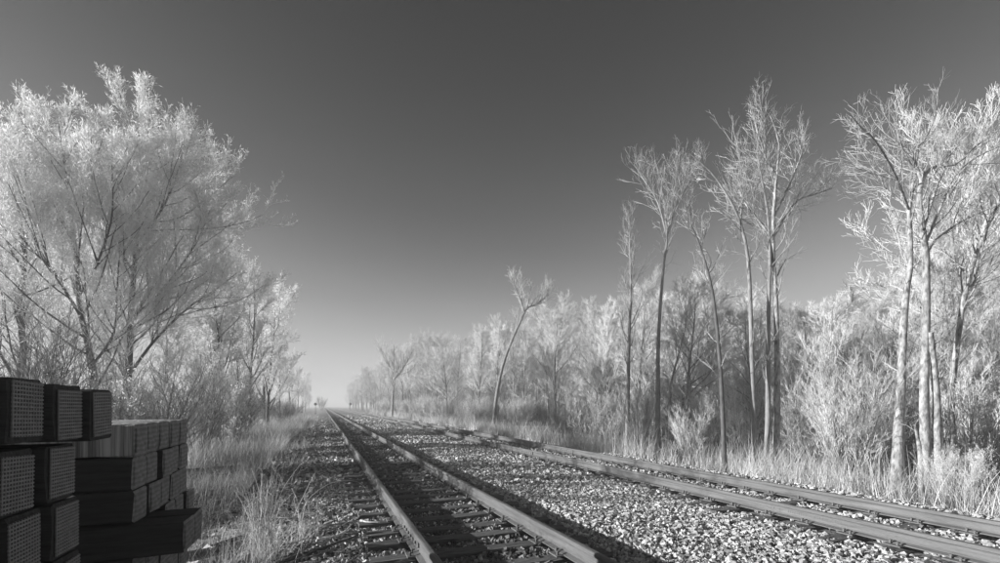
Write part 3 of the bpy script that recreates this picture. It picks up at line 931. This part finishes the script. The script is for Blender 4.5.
place(bgD, -4.6, 25.0, .55, 'low white bushy tree in front of the left tree line', GL)
GLS = 'shrubs along the left of the track'
LLS = {shA: 'pale many stemmed shrub in the left scrub ', shB: 'grey spreading shrub in the left scrub ',
       shC: 'dark tangled shrub in the left scrub ', shD: 'light budding shrub in the left scrub '}
for (px, z, p, sc, lab) in ((18, 9.0, shC, 1.25, 'dark tangled shrub right behind the near stack at left edge'),
                            (52, 11.5, shC, 1.05, 'dark low shrub showing above the near stack of ties'),
                            (150, 12.0, shB, .95, 'grey shrub with slanting stems above the second stack'),
                            (112, 11.5, shD, .9, 'light shrub between the stacks and the big white trees'),
                            (200, 15.5, shC, .95, 'dark thin stemmed shrub right of the second stack'),
                            (232, 18.0, shD, 1.1, 'light shrub rising from the tall grass left of the track')):
    place(p, wx(px, z), wy(px, z), sc, lab, GLS)
cnt = 0
while cnt < 24:
    Y = 15 + 90 * rr.random() ** 1.7
    X = -3.9 - 6 * rr.random()
    if X / Y < -.40: continue
    p = rr.choice([shB, shD, shD, shA, shC])
    place(p, X, Y, rr.uniform(.5, .95), LLS[p] + where_left(X, Y), GLS); cnt += 1
for (x, y, lab) in ((-3.4, 46, 'dark shrub nearest the track midway along the left scrub'), (-3.6, 64, 'small dark shrub far along the left scrub near the track')):
    place(shC, x, y, .8, lab, GLS)
place(shC, -.4, 190, 1.6, 'small dark bush at the vanishing point of the track', GLS)

# ------------------------------------------------------------------ grass
def grass(name, label, n, fx, fy, h0, h1, lean0, mat_, w=.008, K=3, clump=True):
    x, y = fx(n), fy(n)
    if clump:
        k = rng.random(n) < np.clip(.45 + .5 * wav(x, y, 1.1, 5, 2), .08, 1); x, y = x[k], y[k]; n = len(x)
    base = np.stack([x, y, gz(x, y) - .03], 1)
    dist = np.hypot(x, y)
    h = rng.uniform(h0, h1, n) * (.7 + .3 * np.clip(wav(x, y, 1.3, 4, 11), -1, 1))
    flat = np.where(rng.random(n) < .3, 3.2, 1.0)
    lean = np.stack([rng.normal(lean0, .28, n) * flat, rng.normal(0, .28, n) * flat, np.zeros(n)], 1)
    h = h / np.sqrt(flat)
    ww = np.maximum(w * rng.uniform(.6, 1.4, n), dist * .0008)
    V, F = blades(base, np.abs(h), lean, ww, K)
    return tag(link(name, np_mesh(name, V, [(F, 0)], mat_)), label, 'grass', kind='stuff')

def near_y(a, b, p): return lambda n: a + (b - a) * rng.random(n) ** p
grass('dry_grass', 'pale dry grass along the verge beyond the far track', 68000,
      lambda n: 9.9 + 4.5 * rng.random(n) ** 1.3, near_y(3.5, 110, 1.6), .35, 1.4, .06, M['grass_pale'])
grass('tall_grass', 'tall grey dry grass on the bank left of the track', 54000,
      lambda n: -1.55 - 4.9 * rng.random(n) ** 1.2, near_y(9.0, 60, 1.6), .6, 1.3, .14, M['grass_grey'], .008)
grass('short_grass', 'short thin dry grass at the edge of the left shoulder', 15000,
      lambda n: -.55 - 1.9 * rng.random(n), near_y(4.0, 90, 1.8), .15, .62, .12, M['grass_grey'], .006)

# fallen twigs on the left shoulder
nt = 900
tx_ = -.1 - 2.4 * rng.random(nt) ** 1.2 + .6 * rng.random(nt); ty_ = 3.2 + 18 * rng.random(nt) ** 1.6
ta = rng.uniform(0, 6.28, nt); tl = rng.uniform(.08, .45, nt)
tp = []
for q in (-.5, 0., .5):
    xx = tx_ + np.cos(ta) * tl * q + rng.normal(0, .012, nt); yy_ = ty_ + np.sin(ta) * tl * q + rng.normal(0, .012, nt)
    tp.append(np.stack([xx, yy_, gz(xx, yy_) + .02 + rng.uniform(0, .05, nt)], 1))
tP = np.stack(tp, 1)
tR = (rng.uniform(.003, .010, nt)[:, None] * np.array([[1, .8, .5]]))
V, F = tubes(tP, tR, 5)
tag(link('twig_litter', np_mesh('twig_litter', V, [(F, 0)], M['board'], True)), 'fallen twigs scattered over the left shoulder of the track', 'litter', kind='stuff')

# ------------------------------------------------------------------ weeds and debris in the left foreground
def weed(label, x, y, n, h, spread, seed, mat_=None):
    g = np.random.default_rng(seed)
    root = empty('dead_weed', (x, y, float(gz(x, y))), 0, label, 'weed')
    K = 8
    t = np.linspace(0, 1, K)
    Ps, Rs = [], []
    for i in range(n):
        a = g.uniform(0, 6.28); hh = h * g.uniform(.35, 1); l = spread * g.uniform(.1, 1) * hh / h
        b = g.normal(0, .10, 2); bend = g.uniform(0, .35)
        P = np.stack([b[0] + l * np.cos(a) * t ** 1.6, b[1] + l * np.sin(a) * t ** 1.6, -.04 + hh * (t - bend * t ** 3)], 1)
        P[1:, :2] += g.normal(0, .012, (K - 1, 2)).cumsum(0)
        Ps.append(P); Rs.append(np.linspace(.0055, .002, K) * g.uniform(.6, 1.2))
    P, R = np.stack(Ps), np.stack(Rs)
    G = Geo(); V, F = tubes(P, R, 4); G.add(V, F)
    link('stalks', G.mesh('stalks', mat_ or M['grass_pale']), root)
    G = Geo()
    P2, R2 = sprout(P, R, 5, .3, 1, .7, .25, .3, .1, 5, .25, g, rr=.7, tip=.0015)
    V, F = tubes(P2, R2, 3); G.add(V, F)
    P3, R3 = sprout(P2, R2, 3, .3, 1, .7, .4, .2, 0, 3, .3, g, rr=.8, tip=.0015)
    V, F = tubes(P3, R3, 3); G.add(V, F)
    nb = n * 9
    base = np.stack([g.normal(0, .16, nb), g.normal(0, .16, nb), np.full(nb, -.03)], 1)
    V, F = blades(base, g.uniform(.2, .75, nb) * h * .55, g.normal(0, .55, (nb, 3)) * np.array([1, 1, 0]), np.full(nb, .007), 5, .9, g)
    G.add(V, F)
    link('leaves', G.mesh('leaves', mat_ or M['grass_pale']), root)
    return root

weed('tall pale dead weed with tangled stalks in the left foreground', -.62, 5.9, 26, 1.35, .55, 71)
weed('lower tangled dead weed right of the tall pale one', -.22, 6.6, 14, .85, .5, 72)
weed('pale dead weed left of the tall one near the jutting ties', -1.0, 7.0, 14, .8, .45, 73)
weed('small dead weed low between the two stacks of ties', -1.1, 3.12, 7, 1.15, .12, 74)
weed('dead weed with thin stalks behind the tall pale one', -.9, 8.6, 14, 1.1, .4, 75, M['grass_grey'])
weed('sparse weed with few stalks at the edge of the tall grass', -1.9, 8.8, 12, 1.0, .4, 76, M['grass_grey'])

# arching stem
def stick(name, label, pts, r0, r1, m, cat, K=12, S=6):
    pts = np.array(pts, float)
    base = pts[0].copy()
    root = empty(name, base, 0, label, cat) if False else None
    P = smooth_line(pts - base, K)[None]
    R = np.linspace(r0, r1, K)[None]
    V, F = tubes(P, R, S)
    cap = np.array([[*range(S)][::-1], [*range((K - 1) * S, K * S)]])
    o = link(name, np_mesh(name, V, [(F, 0), (cap, 0)], m, True), None, base)
    return tag(o, label, cat)
def gp(x, y, dz=0): return (x, y, float(gz(x, y)) + dz)
stick('bramble_stem', 'long thin stem arching over the shoulder towards the left rail', [gp(-.35, 7.3, 0), gp(-.2, 7.5, .32), gp(.15, 7.7, .5), gp(.55, 7.8, .45), gp(.75, 7.75, .2)],
      .005, .002, M['grass_pale'], 'stem')
stick('peeled_stick', 'white peeled curved stick lying beside the dead weeds', [gp(-.06, 6.25, .05), gp(.1, 6.22, .035), gp(.27, 6.35, .05), gp(.36, 6.55, .09)],
      .02, .010, M['peeled'], 'stick')
stick('peeled_stick', 'short white splinter lying on the sleeper ends beside left rail', [gp(.50, 6.75, .09), gp(.60, 6.62, .085), gp(.74, 6.55, .085)],
      .016, .006, M['peeled'], 'stick')
stick('dead_branch', 'grey dead branch lying behind the white peeled stick', [gp(-.3, 6.9, .04), gp(.1, 6.75, .06), gp(.45, 6.9, .05)], .026, .012, M['board'], 'branch')
stick('dead_branch', 'dark dead branch lying in front of the white peeled stick', [gp(-.5, 5.6, .04), gp(-.05, 5.75, .05), gp(.4, 6.05, .06)], .028, .012, M['tie'], 'branch')
stick('dead_branch', 'long thin grey branch among the litter near the picture bottom', [gp(-.35, 4.75, .03), gp(.1, 4.95, .05), gp(.35, 5.3, .04)], .018, .008, M['board'], 'branch')

def board(label, x, y, z, l, w, t, rz, ry, m, seed, rx=0.0):
    g = np.random.default_rng(seed)
    n = 7
    xs_ = np.linspace(-l / 2, l / 2, n)
    V = []
    for i, x_ in enumerate(xs_):
        jag = g.normal(0, .03, 4) if i in (0, n - 1) else np.zeros(4)
        ww = w * (1 + g.normal(0, .04)) / 2; bow = .012 * math.sin(x_ * 2.3)
        V += [[x_ + jag[0], -ww, -t / 2 + bow], [x_ + jag[1], ww, -t / 2 + bow], [x_ + jag[2], ww, t / 2 + bow], [x_ + jag[3], -ww, t / 2 + bow]]
    i = np.arange(n - 1)[:, None] * 4; k = np.arange(4)[None, :]; k1 = (k + 1) % 4
    F = np.stack([i + k, i + k1, i + 4 + k1, i + 4 + k], -1).reshape(-1, 4)[:, ::-1]
    C = np.array([[0, 1, 2, 3], [4 * n - 1, 4 * n - 2, 4 * n - 3, 4 * n - 4]])
    o = link('broken_board', np_mesh('broken_board', np.array(V), [(F, 0), (C, 0)], m), None, (x, y, z), (rx, ry, rz))
    return tag(o, label, 'board')
def gb(x, y): return float(gz(x, y))
board('weathered board at the picture bottom pointing away past the jutting ties', -.93, 5.1, gb(-.93, 5.1) + .10, 1.5, .17, .03, 1.25, -.05, M['board'], 81, .35)
board('dark broken board lying beyond the jutting ties', -1.55, 6.6, gb(-1.55, 6.6) + .12, 1.3, .2, .04, .5, -.12, M['tie'], 82, -.4)
board('pale board chip tilted up beside the jutting ties', -1.35, 6.2, gb(-1.35, 6.2) + .14, .38, .12, .02, .9, -.5, M['peeled'], 83)
board('short grey board piece lying flat beside the jutting ties', -1.3, 5.8, gb(-1.3, 5.8) + .06, .42, .17, .03, .2, -.1, M['board'], 84)
board('second dark board propped on the first beyond the jutting ties', -1.1, 6.35, gb(-1.1, 6.35) + .15, 1.1, .16, .035, .95, .14, M['tie'], 85, .3)
board('long grey slat among the litter left of the tall weed', -.75, 4.6, gb(-.75, 4.6) + .06, 1.1, .08, .025, 1.0, .03, M['board'], 86)
# discarded dark sleepers in the grass
for (x, y, rz, lab) in ((-3.3, 14.6, .35, 'old dark tie lying in the grass beyond the second stack'),
                        (-2.75, 13.5, .30, 'second old tie lying in front of another in the grass')):
    o = empty('railway_tie', (x, y, gb(x, y)), rz, lab, 'railway tie')
    link('timber', dark_me[1], o, (0, 0, .10))

# ------------------------------------------------------------------ distant signals beside the track
def signal(label, x, y, h, r):
    root = empty('railway_signal', (x, y, gb(x, y)), 0, label, 'signal')
    G = Geo()
    P = np.array([[[0, 0, -.1], [0, 0, h * .5], [0, 0, h]]]); V, F = tubes(P, np.full((1, 3), .06), 8); G.add(V, F)
    G.box((0, 0, .1), (.4, .4, .3), .03)
    link('post', G.mesh('post', M['rail']), root)
    G = Geo()
    P = np.array([[[0, -.10, h], [0, -.06, h], [0, .05, h]]]); V, F = tubes(P, np.array([[r, r, r]]), 20); G.add(V, F)
    G.add(V[:20], np.arange(20)[None, ::-1]); G.add(V[-20:], np.arange(20)[None])
    t = link('target', G.mesh('target', M['black']), root)
    G = Geo()
    P = np.array([[[0, -.30, h], [0, -.2, h], [0, -.11, h]]]); V, F = tubes(P, np.array([[.13, .12, .11]]), 14); G.add(V, F)
    link('lamp_hood', G.mesh('lamp_hood', M['lens']), t)
signal('small round black signal on a post left of the vanishing point', -1.55, 118, 2.35, .34)
signal('small round black signal on a post right of the vanishing point', 6.9 + 2.6, 176, 2.4, .5)

# ------------------------------------------------------------------ haze
hz = bpy.data.materials.new('haze'); hz.use_nodes = True
hn = hz.node_tree; hn.nodes.clear()
pv = hn.nodes.new('ShaderNodeVolumePrincipled')
pv.inputs['Color'].default_value = grey(.95)
pv.inputs['Density'].default_value = .0026
pv.inputs['Anisotropy'].default_value = .0
ho = hn.nodes.new('ShaderNodeOutputMaterial')
hn.links.new(pv.outputs[0], ho.inputs['Volume'])
G = Geo(); G.box((0, 1170, 7.4), (1900, 2560, 19.2))
tag(link('haze', G.mesh('haze', hz)), 'thin pale haze filling the air along the line', 'haze', kind='stuff')
if __name__ == '__main__':
    tot = sum(len(m.polygons) for m in bpy.data.meshes)
    print('polys', tot, 'objects', len(bpy.data.objects))
